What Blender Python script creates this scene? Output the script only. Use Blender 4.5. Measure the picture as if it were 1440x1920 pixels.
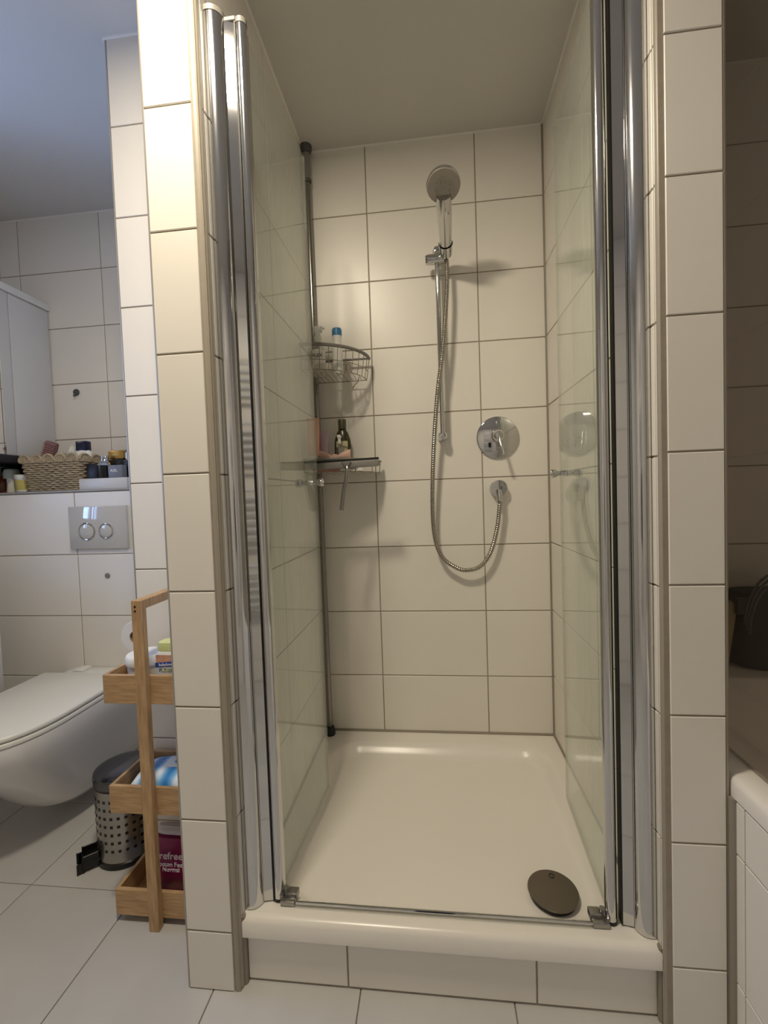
import bpy, bmesh, math, random
from mathutils import Vector, Matrix
random.seed(7)
PI = math.pi
for o in list(bpy.data.objects): bpy.data.objects.remove(o, do_unlink=True)
SC = bpy.context.scene
COL = SC.collection

# ------------------------------------------------------------------ camera
def cam_axes(yaw, pitch, roll):
    F = Vector((math.sin(yaw)*math.cos(pitch), math.cos(yaw)*math.cos(pitch), math.sin(pitch)))
    r = Vector((math.cos(yaw), -math.sin(yaw), 0)); u = r.cross(F)
    c, s = math.cos(roll), math.sin(roll)
    return c*r+s*u, -s*r+c*u, F
cd = bpy.data.cameras.new('camera'); cam = bpy.data.objects.new('camera', cd); COL.objects.link(cam)
R_, U_, F_ = cam_axes(-.1114, -.0378, -.0344)
m = Matrix((R_, U_, -F_)).transposed().to_4x4(); m.translation = Vector((.5167, -.8815, 1.0737))
cam.matrix_world = m
cd.sensor_width = 36; cd.sensor_fit = 'AUTO'; cd.lens = 830/1920*36; cd.clip_start = .01
SC.camera = cam
SC.cycles.diffuse_bounces = 8

# ------------------------------------------------------------------ view, world, daylight
SC.view_settings.view_transform = 'Standard'; SC.view_settings.look = 'None'
SC.view_settings.gamma = 1; SC.view_settings.use_curve_mapping = False
SC.view_settings.exposure = 0.0
LAMP_W = 204.0      # emission of the ceiling lamp's diffuser
LAMP_COL = (1.0, .87, .665)
WIN_W = 22.5       # watts of the daylight through the window
w = bpy.data.worlds.new('World'); SC.world = w; w.use_nodes = True
bg = w.node_tree.nodes['Background']; bg.inputs[0].default_value = (.45, .62, 1, 1); bg.inputs[1].default_value = 1.0
ld = bpy.data.lights.new('window_daylight', 'AREA'); ld.shape = 'RECTANGLE'; ld.size = 1.0; ld.size_y = .42
ld.energy = WIN_W; ld.color = (.34, .53, 1.0)
lo = bpy.data.objects.new('window_daylight', ld); COL.objects.link(lo)
lo.location = (-1.64, .09, 1.55); lo.rotation_euler = (0, -PI/2, 0)

# ------------------------------------------------------------------ materials
def lin(c):
    return tuple(((x/12.92) if x <= .04045 else ((x+.055)/1.055)**2.4) for x in c)
def mat(name, col, rough=.4, metal=0, bump=0, bscale=80, var=0, vscale=3, spec=.5, trans=0, coat=0, objvar=0, srgb=True, stretch=None):
    M = bpy.data.materials.new(name); M.use_nodes = True; N = M.node_tree; n = N.nodes; L = N.links
    b = n['Principled BSDF']; c = lin(col) if srgb else col
    b.inputs['Base Color'].default_value = (*c, 1); b.inputs['Roughness'].default_value = rough
    b.inputs['Metallic'].default_value = metal; b.inputs['Specular IOR Level'].default_value = spec
    b.inputs['Transmission Weight'].default_value = trans; b.inputs['Coat Weight'].default_value = coat
    tc = n.new('ShaderNodeTexCoord'); mp = n.new('ShaderNodeMapping'); L.new(tc.outputs['Object'], mp.inputs[0])
    if stretch: mp.inputs['Scale'].default_value = stretch
    last = None
    if var:
        t = n.new('ShaderNodeTexNoise'); t.inputs['Scale'].default_value = vscale; t.inputs['Detail'].default_value = 5
        L.new(mp.outputs[0], t.inputs['Vector'])
        r = n.new('ShaderNodeMapRange'); r.inputs[1].default_value = .3; r.inputs[2].default_value = .7
        r.inputs[3].default_value = 1-var; r.inputs[4].default_value = 1+var
        L.new(t.outputs[0], r.inputs[0]); last = r.outputs[0]
    if objvar:
        oi = n.new('ShaderNodeObjectInfo'); r = n.new('ShaderNodeMapRange')
        r.inputs[3].default_value = 1-objvar; r.inputs[4].default_value = 1+objvar
        L.new(oi.outputs['Random'], r.inputs[0])
        if last:
            q = n.new('ShaderNodeMath'); q.operation = 'MULTIPLY'; L.new(last, q.inputs[0]); L.new(r.outputs[0], q.inputs[1]); last = q.outputs[0]
        else: last = r.outputs[0]
    if last:
        h = n.new('ShaderNodeHueSaturation'); h.inputs['Color'].default_value = (*c, 1)
        L.new(last, h.inputs['Value']); L.new(h.outputs[0], b.inputs['Base Color'])
    if bump:
        t = n.new('ShaderNodeTexNoise'); t.inputs['Scale'].default_value = bscale; t.inputs['Detail'].default_value = 4
        L.new(mp.outputs[0], t.inputs['Vector'])
        bp = n.new('ShaderNodeBump'); bp.inputs['Strength'].default_value = bump; bp.inputs['Distance'].default_value = .002
        L.new(t.outputs[0], bp.inputs['Height']); L.new(bp.outputs[0], b.inputs['Normal'])
    return M
def glass_mat(name, tint, haze=.03, ior=1.45, hazecol=(.75, .78, .74)):
    M = bpy.data.materials.new(name); M.use_nodes = True; N = M.node_tree; n = N.nodes; L = N.links
    n.remove(n['Principled BSDF']); out = n['Material Output']
    tr = n.new('ShaderNodeBsdfTransparent'); tr.inputs[0].default_value = (*tint, 1)
    gl = n.new('ShaderNodeBsdfGlossy'); gl.inputs['Roughness'].default_value = .0; gl.inputs[0].default_value = (1, 1, 1, 1)
    ge = n.new('ShaderNodeNewGeometry'); dt = n.new('ShaderNodeVectorMath'); dt.operation = 'DOT_PRODUCT'      # Schlick reflectance, same on both faces
    L.new(ge.outputs['Incoming'], dt.inputs[0]); L.new(ge.outputs['Normal'], dt.inputs[1])
    ab = n.new('ShaderNodeMath'); ab.operation = 'ABSOLUTE'; L.new(dt.outputs['Value'], ab.inputs[0])
    om = n.new('ShaderNodeMath'); om.operation = 'SUBTRACT'; om.inputs[0].default_value = 1; L.new(ab.outputs[0], om.inputs[1])
    pw = n.new('ShaderNodeMath'); pw.operation = 'POWER'; pw.inputs[1].default_value = 5; L.new(om.outputs[0], pw.inputs[0])
    fr = n.new('ShaderNodeMath'); fr.operation = 'MULTIPLY_ADD'; r0 = ((ior-1)/(ior+1))**2; fr.inputs[1].default_value = 1-r0; fr.inputs[2].default_value = r0
    L.new(pw.outputs[0], fr.inputs[0])
    mx = n.new('ShaderNodeMixShader'); L.new(fr.outputs[0], mx.inputs[0]); L.new(tr.outputs[0], mx.inputs[1]); L.new(gl.outputs[0], mx.inputs[2])
    df = n.new('ShaderNodeBsdfDiffuse'); df.inputs[0].default_value = (*hazecol, 1)
    tc = n.new('ShaderNodeTexCoord'); mp = n.new('ShaderNodeMapping'); mp.inputs['Scale'].default_value = (40, 40, 6)
    t = n.new('ShaderNodeTexNoise'); t.inputs['Scale'].default_value = 2; t.inputs['Detail'].default_value = 4
    L.new(tc.outputs['Object'], mp.inputs[0]); L.new(mp.outputs[0], t.inputs['Vector'])
    r = n.new('ShaderNodeMapRange'); r.inputs[1].default_value = .35; r.inputs[2].default_value = .75
    r.inputs[3].default_value = haze*.6; r.inputs[4].default_value = haze*1.5; L.new(t.outputs[0], r.inputs[0])
    m2 = n.new('ShaderNodeMixShader'); L.new(r.outputs[0], m2.inputs[0]); L.new(mx.outputs[0], m2.inputs[1]); L.new(df.outputs[0], m2.inputs[2])
    L.new(m2.outputs[0], out.inputs['Surface'])
    return M
def emit_mat(name, col, s):
    M = bpy.data.materials.new(name); M.use_nodes = True; n = M.node_tree.nodes; b = n['Principled BSDF']
    b.inputs['Base Color'].default_value = (.9, .9, .88, 1)
    b.inputs['Emission Color'].default_value = (*col, 1); b.inputs['Emission Strength'].default_value = s
    return M
TILE = mat('wall_tile_glaze', (.90, .885, .855), .36, bump=.05, bscale=25, var=.012, vscale=6, objvar=.012)
GROUT = mat('grout', (.60, .565, .51), .85, bump=.3, bscale=300, var=.08, vscale=30)
FTILE = mat('floor_tile', (.74, .735, .725), .38, bump=.12, bscale=60, var=.06, vscale=5, objvar=.015)
FGROUT = mat('floor_grout', (.48, .45, .41), .9, var=.1, vscale=40)
PAINT = mat('ceiling_paint', (.81, .80, .78), .9, bump=.25, bscale=220, var=.015, vscale=4)
TRIM = mat('edge_trim', (.62, .59, .54), .35)
SILIC = mat('silicone', (.55, .52, .47), .5)
ACRYL = mat('tray_acrylic', (.90, .885, .86), .27, var=.008, vscale=5)
CERAM = mat('toilet_ceramic', (.87, .87, .87), .12, coat=.4)
CHROME = mat('chrome', (.80, .80, .80), .05, 1)
SATIN = mat('polished_aluminium', (.82, .82, .82), .10, 1)
STEEL = mat('brushed_steel', (.62, .61, .60), .28, 1, bump=.1, bscale=30, stretch=(1, 1, 40))
DARKST = mat('drain_metal', (.50, .47, .43), .30, 1)
BLACK = mat('black_rubber', (.035, .035, .035), .5)
BLACKP = mat('black_plastic', (.05, .05, .052), .3)
GREYP = mat('grey_plastic', (.50, .49, .47), .4)
DGREYP = mat('dark_grey_plastic', (.30, .30, .29), .45)
WHITEP = mat('white_plastic', (.90, .90, .88), .3)
WHITEL = mat('white_lacquer', (.80, .80, .80), .35)
GLASS = glass_mat('door_glass', (.93, .955, .935), .06)
SMOKE = glass_mat('bath_screen_glass', (.80, .775, .74), .004)
PANE = glass_mat('window_glass', (.97, .98, 1), .0)
CLEARP = glass_mat('clear_plastic', (.88, .88, .86), .10)
MIRROR = mat('mirror', (.9, .9, .9), .01, 1)
def wood_mat(name, base):
    M = mat(name, base, .45, bump=.08, bscale=60, stretch=(6, 6, 60))
    n = M.node_tree.nodes; L = M.node_tree.links; b = n['Principled BSDF']
    tc = n.new('ShaderNodeTexCoord'); mp = n.new('ShaderNodeMapping'); mp.inputs['Scale'].default_value = (9, 9, 70)
    t = n.new('ShaderNodeTexNoise'); t.inputs['Scale'].default_value = 2.2; t.inputs['Detail'].default_value = 6
    r = n.new('ShaderNodeValToRGB'); c = lin(base)
    r.color_ramp.elements[0].position = .3; r.color_ramp.elements[0].color = (c[0]*.72, c[1]*.68, c[2]*.62, 1)
    r.color_ramp.elements[1].position = .7; r.color_ramp.elements[1].color = (c[0]*1.1, c[1]*1.1, c[2]*1.1, 1)
    L.new(tc.outputs['Object'], mp.inputs[0]); L.new(mp.outputs[0], t.inputs['Vector']); L.new(t.outputs[0], r.inputs[0]); L.new(r.outputs[0], b.inputs['Base Color'])
    return M
WOOD = wood_mat('bamboo', (.73, .60, .44))
WOODV = wood_mat('bamboo_upright', (.73, .60, .44))
for nd in WOODV.node_tree.nodes:
    if nd.type == 'MAPPING' and tuple(nd.inputs['Scale'].default_value)[2] > 60: nd.inputs['Scale'].default_value = (70, 70, 9)
SEAGRASS = mat('seagrass', (.66, .60, .50), .8, bump=.6, bscale=120, var=.22, vscale=60)

# ------------------------------------------------------------------ mesh helpers
class B:
    def __init__(s): s.bm = bmesh.new()
    def box(s, x0, x1, y0, y1, z0, z1, bev=0, seg=2, M=None):
        r = bmesh.ops.create_cube(s.bm, size=1); vs = r['verts']
        for v in vs: v.co = Vector(((x0+x1)/2+v.co.x*(x1-x0), (y0+y1)/2+v.co.y*(y1-y0), (z0+z1)/2+v.co.z*(z1-z0)))
        if M:
            for v in vs: v.co = M @ v.co
        if bev:
            es = list({e for v in vs for e in v.link_edges})
            bmesh.ops.bevel(s.bm, geom=es, offset=bev, segments=seg, affect='EDGES', profile=.5)
        return s
    def ring_strip(s, rings, closed=True, cap0=True, cap1=True):
        V = [[s.bm.verts.new(p) for p in r] for r in rings]
        n = len(V[0])
        for a, b in zip(V, V[1:]):
            for i in range(n if closed else n-1):
                s.bm.faces.new((a[i], a[(i+1) % n], b[(i+1) % n], b[i]))
        if closed and cap0: s.bm.faces.new(list(reversed(V[0])))
        if closed and cap1: s.bm.faces.new(V[-1])
        return s
    def lathe(s, prof, c=(0, 0, 0), n=32, axis=(0, 0, 1), cap0=True, cap1=True, sx=1, sy=1):
        q = Vector((0, 0, 1)).rotation_difference(Vector(axis)); c = Vector(c)
        rings = [[c + q @ Vector((r*sx*math.cos(2*PI*i/n), r*sy*math.sin(2*PI*i/n), z)) for i in range(n)] for r, z in prof]
        return s.ring_strip(rings, True, cap0, cap1)
    def cyl(s, p0, p1, r0, r1=None, n=20):
        p0, p1 = Vector(p0), Vector(p1); d = p1-p0
        return s.lathe([(r0, 0), (r0 if r1 is None else r1, d.length)], p0, n, d.normalized())
    def tube(s, pts, r, n=8, closed=False):
        pts = [Vector(p) for p in pts]; rings = []; N = len(pts); up = None
        for i, p in enumerate(pts):
            a = pts[(i-1) % N] if (closed or i) else p; b = pts[(i+1) % N] if (closed or i < N-1) else p
            t = (b-a).normalized()
            if up is None:
                up = Vector((0, 0, 1)) if abs(t.z) < .9 else Vector((1, 0, 0))
            up = (up - t*up.dot(t)).normalized(); sd = t.cross(up)
            rr = r(i) if callable(r) else r
            rings.append([p + rr*(math.cos(2*PI*k/n)*up + math.sin(2*PI*k/n)*sd) for k in range(n)])
        if closed: rings.append(rings[0]); return s.ring_strip(rings, True, False, False)
        return s.ring_strip(rings)
    def prism(s, poly, z0, z1, M=None):
        f = (lambda v: M @ v) if M else (lambda v: v)
        return s.ring_strip([[f(Vector((x, y, z0))) for x, y in poly], [f(Vector((x, y, z1))) for x, y in poly]])
    def sphere(s, c, r, sc=(1, 1, 1), n=20):
        res = bmesh.ops.create_uvsphere(s.bm, u_segments=n, v_segments=n//2, radius=r)
        for v in res['verts']: v.co = Vector((v.co.x*sc[0], v.co.y*sc[1], v.co.z*sc[2]))+Vector(c)
        return s
    def done(s, name, m, parent=None, smooth=35, label=None):
        bmesh.ops.remove_doubles(s.bm, verts=s.bm.verts, dist=1e-6)
        bmesh.ops.recalc_face_normals(s.bm, faces=s.bm.faces)
        me = bpy.data.meshes.new(name); s.bm.to_mesh(me); s.bm.free()
        return link(name, me, m, parent, smooth, label)
def link(name, me, m, parent=None, smooth=35, label=None):
    if m and not me.materials: me.materials.append(m)
    if smooth:
        me.polygons.foreach_set('use_smooth', [True]*len(me.polygons)); me.set_sharp_from_angle(angle=math.radians(smooth))
    o = bpy.data.objects.new(name, me); COL.objects.link(o)
    if parent: attach(o, parent)
    if label: o['label'] = label
    return o
def wloc(o):
    M = Matrix.Translation(o.location) @ o.rotation_euler.to_matrix().to_4x4()
    return M if not o.parent else wloc(o.parent) @ o.matrix_parent_inverse @ M
def attach(o, parent):
    o.parent = parent; o.matrix_parent_inverse = wloc(parent).inverted()
def tag(o, label, cat, group=None, kind=None):
    o['label'] = label; o['category'] = cat
    if group: o['group'] = group
    if kind: o['kind'] = kind
    return o
def thing(name, label, cat, loc=(0, 0, 0), group=None):
    o = bpy.data.objects.new(name, None); o.empty_display_size = .05; COL.objects.link(o); o.location = loc
    return tag(o, label, cat, group)
def struct(name, b, m, label, cat, smooth=35):
    o = b.done(name, m, None, smooth); return tag(o, label, cat, kind='structure')
def text(name, s, size, M, m, parent, depth=.0003, align='CENTER', sx=1):
    c = bpy.data.curves.new(name, 'FONT'); c.body = s; c.size = size; c.extrude = depth; c.align_x = align; c.align_y = 'CENTER'; c.resolution_u = 3
    t = bpy.data.objects.new(name+'_src', c); COL.objects.link(t)
    me = bpy.data.meshes.new_from_object(t.evaluated_get(bpy.context.evaluated_depsgraph_get()))
    bpy.data.objects.remove(t, do_unlink=True)
    me.transform(M @ Matrix.Diagonal((sx, 1, 1, 1))); me.materials.clear()
    return link(name, me, m, parent, 0)
def face_M(loc, rz=0, tilt=0):      # text lying on a vertical face that looks toward -Y, turned by rz
    return Matrix.Translation(loc) @ Matrix.Rotation(rz, 4, 'Z') @ Matrix.Rotation(PI/2, 4, 'X') @ Matrix.Rotation(tilt, 4, 'Z')

# ------------------------------------------------------------------ tiles, each its own object
TM = {}
def tile_mesh(w, h, m, th=.008, ch=.0012):
    k = (round(w, 4), round(h, 4), m.name)
    if k in TM: return TM[k]
    a, b = w/2, h/2; V = []; F = []
    for d, y in ((0, th), (0, ch), (ch, 0)):
        V += [(-a+d, y, -b+d), (a-d, y, -b+d), (a-d, y, b-d), (-a+d, y, b-d)]
    for r in (0, 4):
        for i in range(4): F.append((r+i, r+(i+1) % 4, r+4+(i+1) % 4, r+4+i))
    F.append((8, 9, 10, 11)); F.append((3, 2, 1, 0))
    me = bpy.data.meshes.new('tile'); me.from_pydata(V, [], F); me.materials.append(m); TM[k] = me
    return me
def lay(parent, axis, pos, us, vs, gap=.0038, m=None, skip=()):
    """axis: '-y','+y','-x','+x','+z' the way the tiles face; us, vs = joint lines."""
    m = m or TILE
    for i in range(len(us)-1):
        for j in range(len(vs)-1):
            if (i, j) in skip: continue
            w = us[i+1]-us[i]-gap; h = vs[j+1]-vs[j]-gap
            if w < .004 or h < .004: continue
            me = tile_mesh(w, h, m); o = bpy.data.objects.new('tile', me); COL.objects.link(o)
            u = (us[i]+us[i+1])/2; v = (vs[j]+vs[j+1])/2
            if axis[1] == 'y': o.location = (u, pos, v); o.rotation_euler = (0, 0, 0 if axis[0] == '-' else PI)
            elif axis[1] == 'x': o.location = (pos, u, v); o.rotation_euler = (0, 0, -PI/2 if axis[0] == '-' else PI/2)
            else: o.location = (u, v, pos); o.rotation_euler = (-PI/2, 0, 0)
            o.parent = parent
CEIL = 2.373
def rows(z0, base=.0, top=CEIL):
    return [base] + [z0+.25*k for k in range(-1, 12) if base+.012 < z0+.25*k < top-.012] + [top]
RC = .0025     # grout stands this far behind the tile faces
XL, XR, YB = .070, .942, .7987       # inner faces of the shower
KN, TB = .752, .980                  # low wall and back wall by the toilet
CX, CY = -.360, .3136                # column beside the shower
XWL, XWR, YWR, YAL = -1.42, 1.80, -1.62, .655

# floor and ceiling
fl = struct('floor', B().box(XWL-.1, XWR+.1, YWR-.1, 1.1, -.1, -RC), FGROUT, 'pale grey stone-look floor tiles of the bathroom', 'floor')
fx = [-.654-.3265*k for k in range(3, 0, -1)]+[-.654, -.3272, .0047, .3285, .655, .98, 1.3, 1.62, 1.8]
fx[0] = XWL
lay(fl, '+z', 0, fx, [YWR]+[.2180-.327*k for k in range(5, -1, -1)]+[.545, .872, .98], .0025, FTILE)
struct('ceiling', B().box(XWL-.1, XWR+.1, YWR-.1, 1.1, CEIL, CEIL+.1), PAINT, 'plain painted ceiling above the bathroom', 'ceiling')

# shower back wall
o = struct('wall_shower_back', B().box(XL-.12, XR+.118, YB+RC, YB+.12, 0, CEIL), GROUT, 'tiled wall at the back of the shower behind the hand shower', 'wall')
lay(o, '-y', YB, [XL+.002, .3025, .7025, XR-.002], rows(.1264, .155))
# partition left of the shower (its end is the pier) and the column behind it
o = struct('wall_shower_left', B().box(-.055+RC, XL-RC, RC, YB+.1, 0, CEIL), GROUT, 'tiled partition left of the shower, its narrow end facing out', 'wall')
lay(o, '-y', 0, [-.0515, .0545], rows(.1333))
lay(o, '+x', XL, [.0125, .021, .39, YB-.002], rows(.130))
lay(o, '-x', -.055, [.008, CY-.002], rows(.1333))
o = struct('wall_column', B().box(CX+RC, -.055, CY+RC, TB+.1, 0, CEIL), GROUT, 'tiled column set back beside the shower partition, above the bamboo cart', 'wall')
lay(o, '-y', CY, [CX+.006, -.056], rows(.1323))
lay(o, '-x', CX, [CY+.008, KN], rows(.127))
lay(o, '-x', CX, [KN, TB], rows(.126, 1.14))
# partition right of the shower
o = struct('wall_shower_right', B().box(XR+RC, 1.060-RC, RC, YB+.1, 0, CEIL), GROUT, 'tiled partition between the shower and the bathtub', 'wall')
lay(o, '-y', 0, [.9525, 1.0535], rows(.1357))
lay(o, '-x', XR, [.0125, .021, .40, YB-.002], rows(.130))
lay(o, '+x', 1.060, [.008, .255, YAL-.002], rows(.130, .53))
# toilet back wall and low wall
o = struct('wall_toilet_back', B().box(XWL, CX, TB+RC, TB+.1, 0, CEIL), GROUT, 'cool-lit tiled wall behind the toilet shelf', 'wall')
lay(o, '-y', TB, [XWL, -1.3202, -.9202, -.5202, CX], rows(.1261, 1.14))
o = struct('wall_toilet_low', B().box(XWL, CX, KN+RC, TB, 0, 1.130), GROUT, 'low tiled wall carrying the toilet and the flush plate', 'wall')
lay(o, '-y', KN, [XWL, -1.3175, -.9175, -.5175, CX], rows(.127, 0, 1.128))
ob = B().box(XWL, CX, KN-.004, TB, 1.130, 1.1375, .002).done('ledge_top', mat('ledge_grey', (.62, .61, .60), .4), o)
# bath alcove, left, right and rear walls
o = struct('wall_bath_back', B().box(1.060, XWR, YAL+RC, YB+.1, 0, CEIL), GROUT, 'shaded tiled wall at the far end of the bathtub', 'wall')
lay(o, '-y', YAL, [1.062, 1.25, 1.65, XWR], rows(.128, .53))
o = struct('wall_right', B().box(XWR+RC, XWR+.1, YWR, YAL, 0, CEIL), GROUT, 'tiled wall along the far side of the bathtub', 'wall')
lay(o, '-x', XWR, [YWR+.002]+[-1.2+.4*k for k in range(5)]+[YAL-.002], rows(.128))
o = struct('wall_rear', B().box(XWL, XWR, YWR-.1, YWR-RC, 0, CEIL), GROUT, 'tiled wall opposite the shower carrying the towel radiator', 'wall')
lay(o, '+y', YWR, [XWL]+[-1.3+.4*k for k in range(8)]+[XWR], rows(.128))
WY0, WY1, WZ0, WZ1 = -.12, .30, 1.05, 2.06
wb = B()
wb.box(XWL-.2, XWL, YWR-.1, WY0, 0, CEIL).box(XWL-.2, XWL, WY1, TB+.1, 0, CEIL).box(XWL-.2, XWL, WY0, WY1, 0, WZ0).box(XWL-.2, XWL, WY0, WY1, WZ1, CEIL)
struct('wall_left', wb, mat('wall_paint', (.82, .81, .79), .85, bump=.2, bscale=200), 'painted wall with the window, beside the washbasin', 'wall')
wf = B(); f = .05
for a in ((WY0, WY0+f, WZ0, WZ1), (WY1-f, WY1, WZ0, WZ1), (WY0, WY1, WZ0, WZ0+f), (WY0, WY1, WZ1-f, WZ1), (.07, .11, WZ0, WZ1)):
    wf.box(XWL-.12, XWL-.06, a[0], a[1], a[2], a[3], .004)
wn = struct('window_1', wf, WHITEP, 'white framed two-casement window in the painted wall', 'window')
B().box(XWL-.095, XWL-.087, WY0+f, .07, WZ0+f, WZ1-f).done('pane', PANE, wn)
B().box(XWL-.095, XWL-.087, .11, WY1-f, WZ0+f, WZ1-f).done('pane', PANE, wn)

# rounded edge strips on the wall corners
def corner_trim(n, cx, cy, r, sx, sy, z0, z1, label):
    # quarter round from the face normal to sy*y to the face normal to sx*x
    poly = [(cx, cy)]+[(cx+sx*r*math.sin(a), cy+sy*r*math.cos(a)) for a in [PI/2*k/8 for k in range(9)]]
    o = struct('trim_%d' % n, B().prism(poly, z0, z1), TRIM, label, 'trim'); return o
corner_trim(1, .0545+.003, .0135, .0130, 1, -1, 0, CEIL, 'grey rounded edge strip on the left partition, shower side')
corner_trim(2, -.0515+.003, .0085, .0080, -1, -1, 0, CEIL, 'grey rounded edge strip on the left partition, cart side')
corner_trim(3, .9525-.001, .0125, .0100, -1, -1, 0, CEIL, 'grey rounded edge strip on the right partition, shower side')
corner_trim(4, 1.0535-.001, .0085, .0080, 1, -1, 0, CEIL, 'grey rounded edge strip on the right partition, bath side')
corner_trim(5, CX+.006+.001, CY+.0075, .0070, -1, -1, 0, CEIL, 'grey rounded edge strip on the corner of the column')
# silicone beads at the ceiling, the tray and the step
sb = B()
for p0, p1 in (((XL, YB, .156), (XR, YB, .156)), ((XL, .04, .156), (XL, YB, .156)), ((XR, .04, .156), (XR, YB, .156))):
    sb.cyl(p0, p1, .006, n=10)
for x in (XL, XR): sb.cyl((x, .022, .0), (x, .022, .155), .007, n=10)
for x in (XL+.001, XR-.001): sb.cyl((x, YB-.001, .155), (x, YB-.001, CEIL), .0045, n=8)
struct('trim_6', sb, SILIC, 'silicone joint around the edge of the shower tray', 'trim')

struct('trim_7', B().cyl((1.0625, -.002, 0), (1.0625, -.002, .482), .0085, n=12), SILIC, 'silicone joint between the right partition and the bathtub side', 'trim')
cb_ = B()
for p0, p1 in (((XL, YB, CEIL), (XR, YB, CEIL)), ((XL, .02, CEIL), (XL, YB, CEIL)), ((XR, .02, CEIL), (XR, YB, CEIL)), ((XWL, TB, CEIL), (CX, TB, CEIL)), ((CX, CY, CEIL), (-.055, CY, CEIL)), ((CX, CY, CEIL), (CX, TB, CEIL)), ((1.06, YAL, CEIL), (XWR, YAL, CEIL))):
    cb_.cyl(p0, p1, .0045, n=8)
struct('trim_8', cb_, mat('white_caulk', (.90, .89, .87), .6), 'thin white caulk line between the tiles and the ceiling', 'trim')
# ------------------------------------------------------------------ shower step and tray
o = struct('wall_shower_step', B().box(XL, XR, .0268+RC, .10, 0, .112), GROUT, 'low tiled step under the front of the shower tray', 'wall')
lay(o, '-y', .0268, [XL+.004, .3013, .7013, XR-.003], [.003, .1115])
def tray():
    x0, x1, y0, y1 = XL+.001, XR-.001, .013, YB-.001
    ix0, ix1, iy0, iy1, cr = .128, .888, .059, .715, .10
    nx, ny = 84, 80; b = B(); V = []
    for j in range(ny+1):
        row = []
        for i in range(nx+1):
            x = x0+(x1-x0)*i/nx; y = y0+(y1-y0)*j/ny
            mx, my = (ix0+ix1)/2, (iy0+iy1)/2; hx, hy = (ix1-ix0)/2-cr, (iy1-iy0)/2-cr
            qx, qy = abs(x-mx)-hx, abs(y-my)-hy
            d = math.hypot(max(qx, 0), max(qy, 0))+min(max(qx, qy), 0)-cr      # <0 inside
            t = min(max((-d+.005)/.042, 0), 1); t = t*t*(3-2*t)
            fall = .006*min(1, max(0, -d)/.3)
            z = .155-.029*t-fall
            e = min(y-y0, .012); z -= .010*(1-math.sqrt(max(0, 1-((.012-e)/.012)**2)))      # rounded front lip
            row.append(b.bm.verts.new((x, y, z)))
        V.append(row)
    for j in range(ny):
        for i in range(nx): b.bm.faces.new((V[j][i], V[j][i+1], V[j+1][i+1], V[j+1][i]))
    bot = [[b.bm.verts.new((v.co.x, v.co.y, .1125)) for v in V[0]], [b.bm.verts.new((v.co.x, v.co.y, .1125)) for v in V[-1]]]
    for i in range(nx):
        b.bm.faces.new((bot[0][i], bot[0][i+1], V[0][i+1], V[0][i])); b.bm.faces.new((V[-1][i], V[-1][i+1], bot[1][i+1], bot[1][i]))
    return b
tag(tray().done('shower_tray', ACRYL, None, 60), 'low white acrylic shower tray with rounded basin, on the tiled step', 'shower tray')
d = thing('drain_cover', 'round dark metal drain cover lying in the shower tray', 'drain cover', (.767, .150, .1262))
B().lathe([(.0, .0), (.050, .0), (.050, .010)], (.767, .150, .1262), 40, cap0=False, cap1=False).done('collar', BLACK, d)
B().lathe([(.0, .007), (.050, .005), (.055, .0075), (.0570, .0105), (.0560, .0125), (.052, .0133), (.0, .014)], (.767, .150, .1292), 56, cap0=False, cap1=False).done('disc', DARKST, d)
B().tube([(.7735+.006*math.cos(a), .1880+.006*math.sin(a), .1431) for a in [2*PI*k/20 for k in range(20)]], .0007, 5, True).done('ring_mark', BLACK, d)

# ------------------------------------------------------------------ shower enclosure
ZB0, ZT = .157, 2.094
def wall_profile(side):
    if side < 0: X = lambda s: XL+s
    else: X = lambda s: XR-s
    lab = 'polished curved wall profile with flat strip, on the %s partition' % ('left' if side < 0 else 'right')
    t = thing('shower_wall_profile', lab + (' by the pole caddy' if side < 0 else ' next to the bathtub'), 'shower profile', (X(.03), .06, ZB0))
    arc = [(.002, .0345), (.007, .0335), (.014, .0335), (.020, .035), (.025, .0375), (.029, .041), (.0325, .0455), (.035, .0505), (.0362, .0545)]
    poly = [(X(s), y) for s, y in arc] + [(X(.0362), .075), (X(.002), .075)]
    if side > 0: poly.reverse()
    B().prism(poly, ZB0, ZT).done('curved_profile', SATIN, t, 30)
    st = [(X(.0365), .0545), (X(.0570), .0586), (X(.0570), .072), (X(.0365), .072)]
    if side > 0: st.reverse()
    B().prism(st, ZB0+.002, ZT-.006).done('flat_strip', CHROME, t, 0)
    xs = sorted((X(.0572), X(.0605))); B().box(xs[0], xs[1], .0565, .072, ZB0+.003, ZT-.006).done('gasket', BLACK, t)
    cap = [(X(s*1.01), y-.0012) for s, y in arc]+[(X(.0372), .076), (X(.0005), .076)]
    if side > 0: cap.reverse()
    B().prism(cap, ZT, ZT+.011).done('end_cap', GREYP, t, 30)
    xs = sorted((X(.036), X(.061))); B().box(xs[0], xs[1], .0548, .074, ZT-.006, ZT+.003, .001, 1).done('strip_cap', GREYP, t)
    return t
wall_profile(-1); wall_profile(1)
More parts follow.
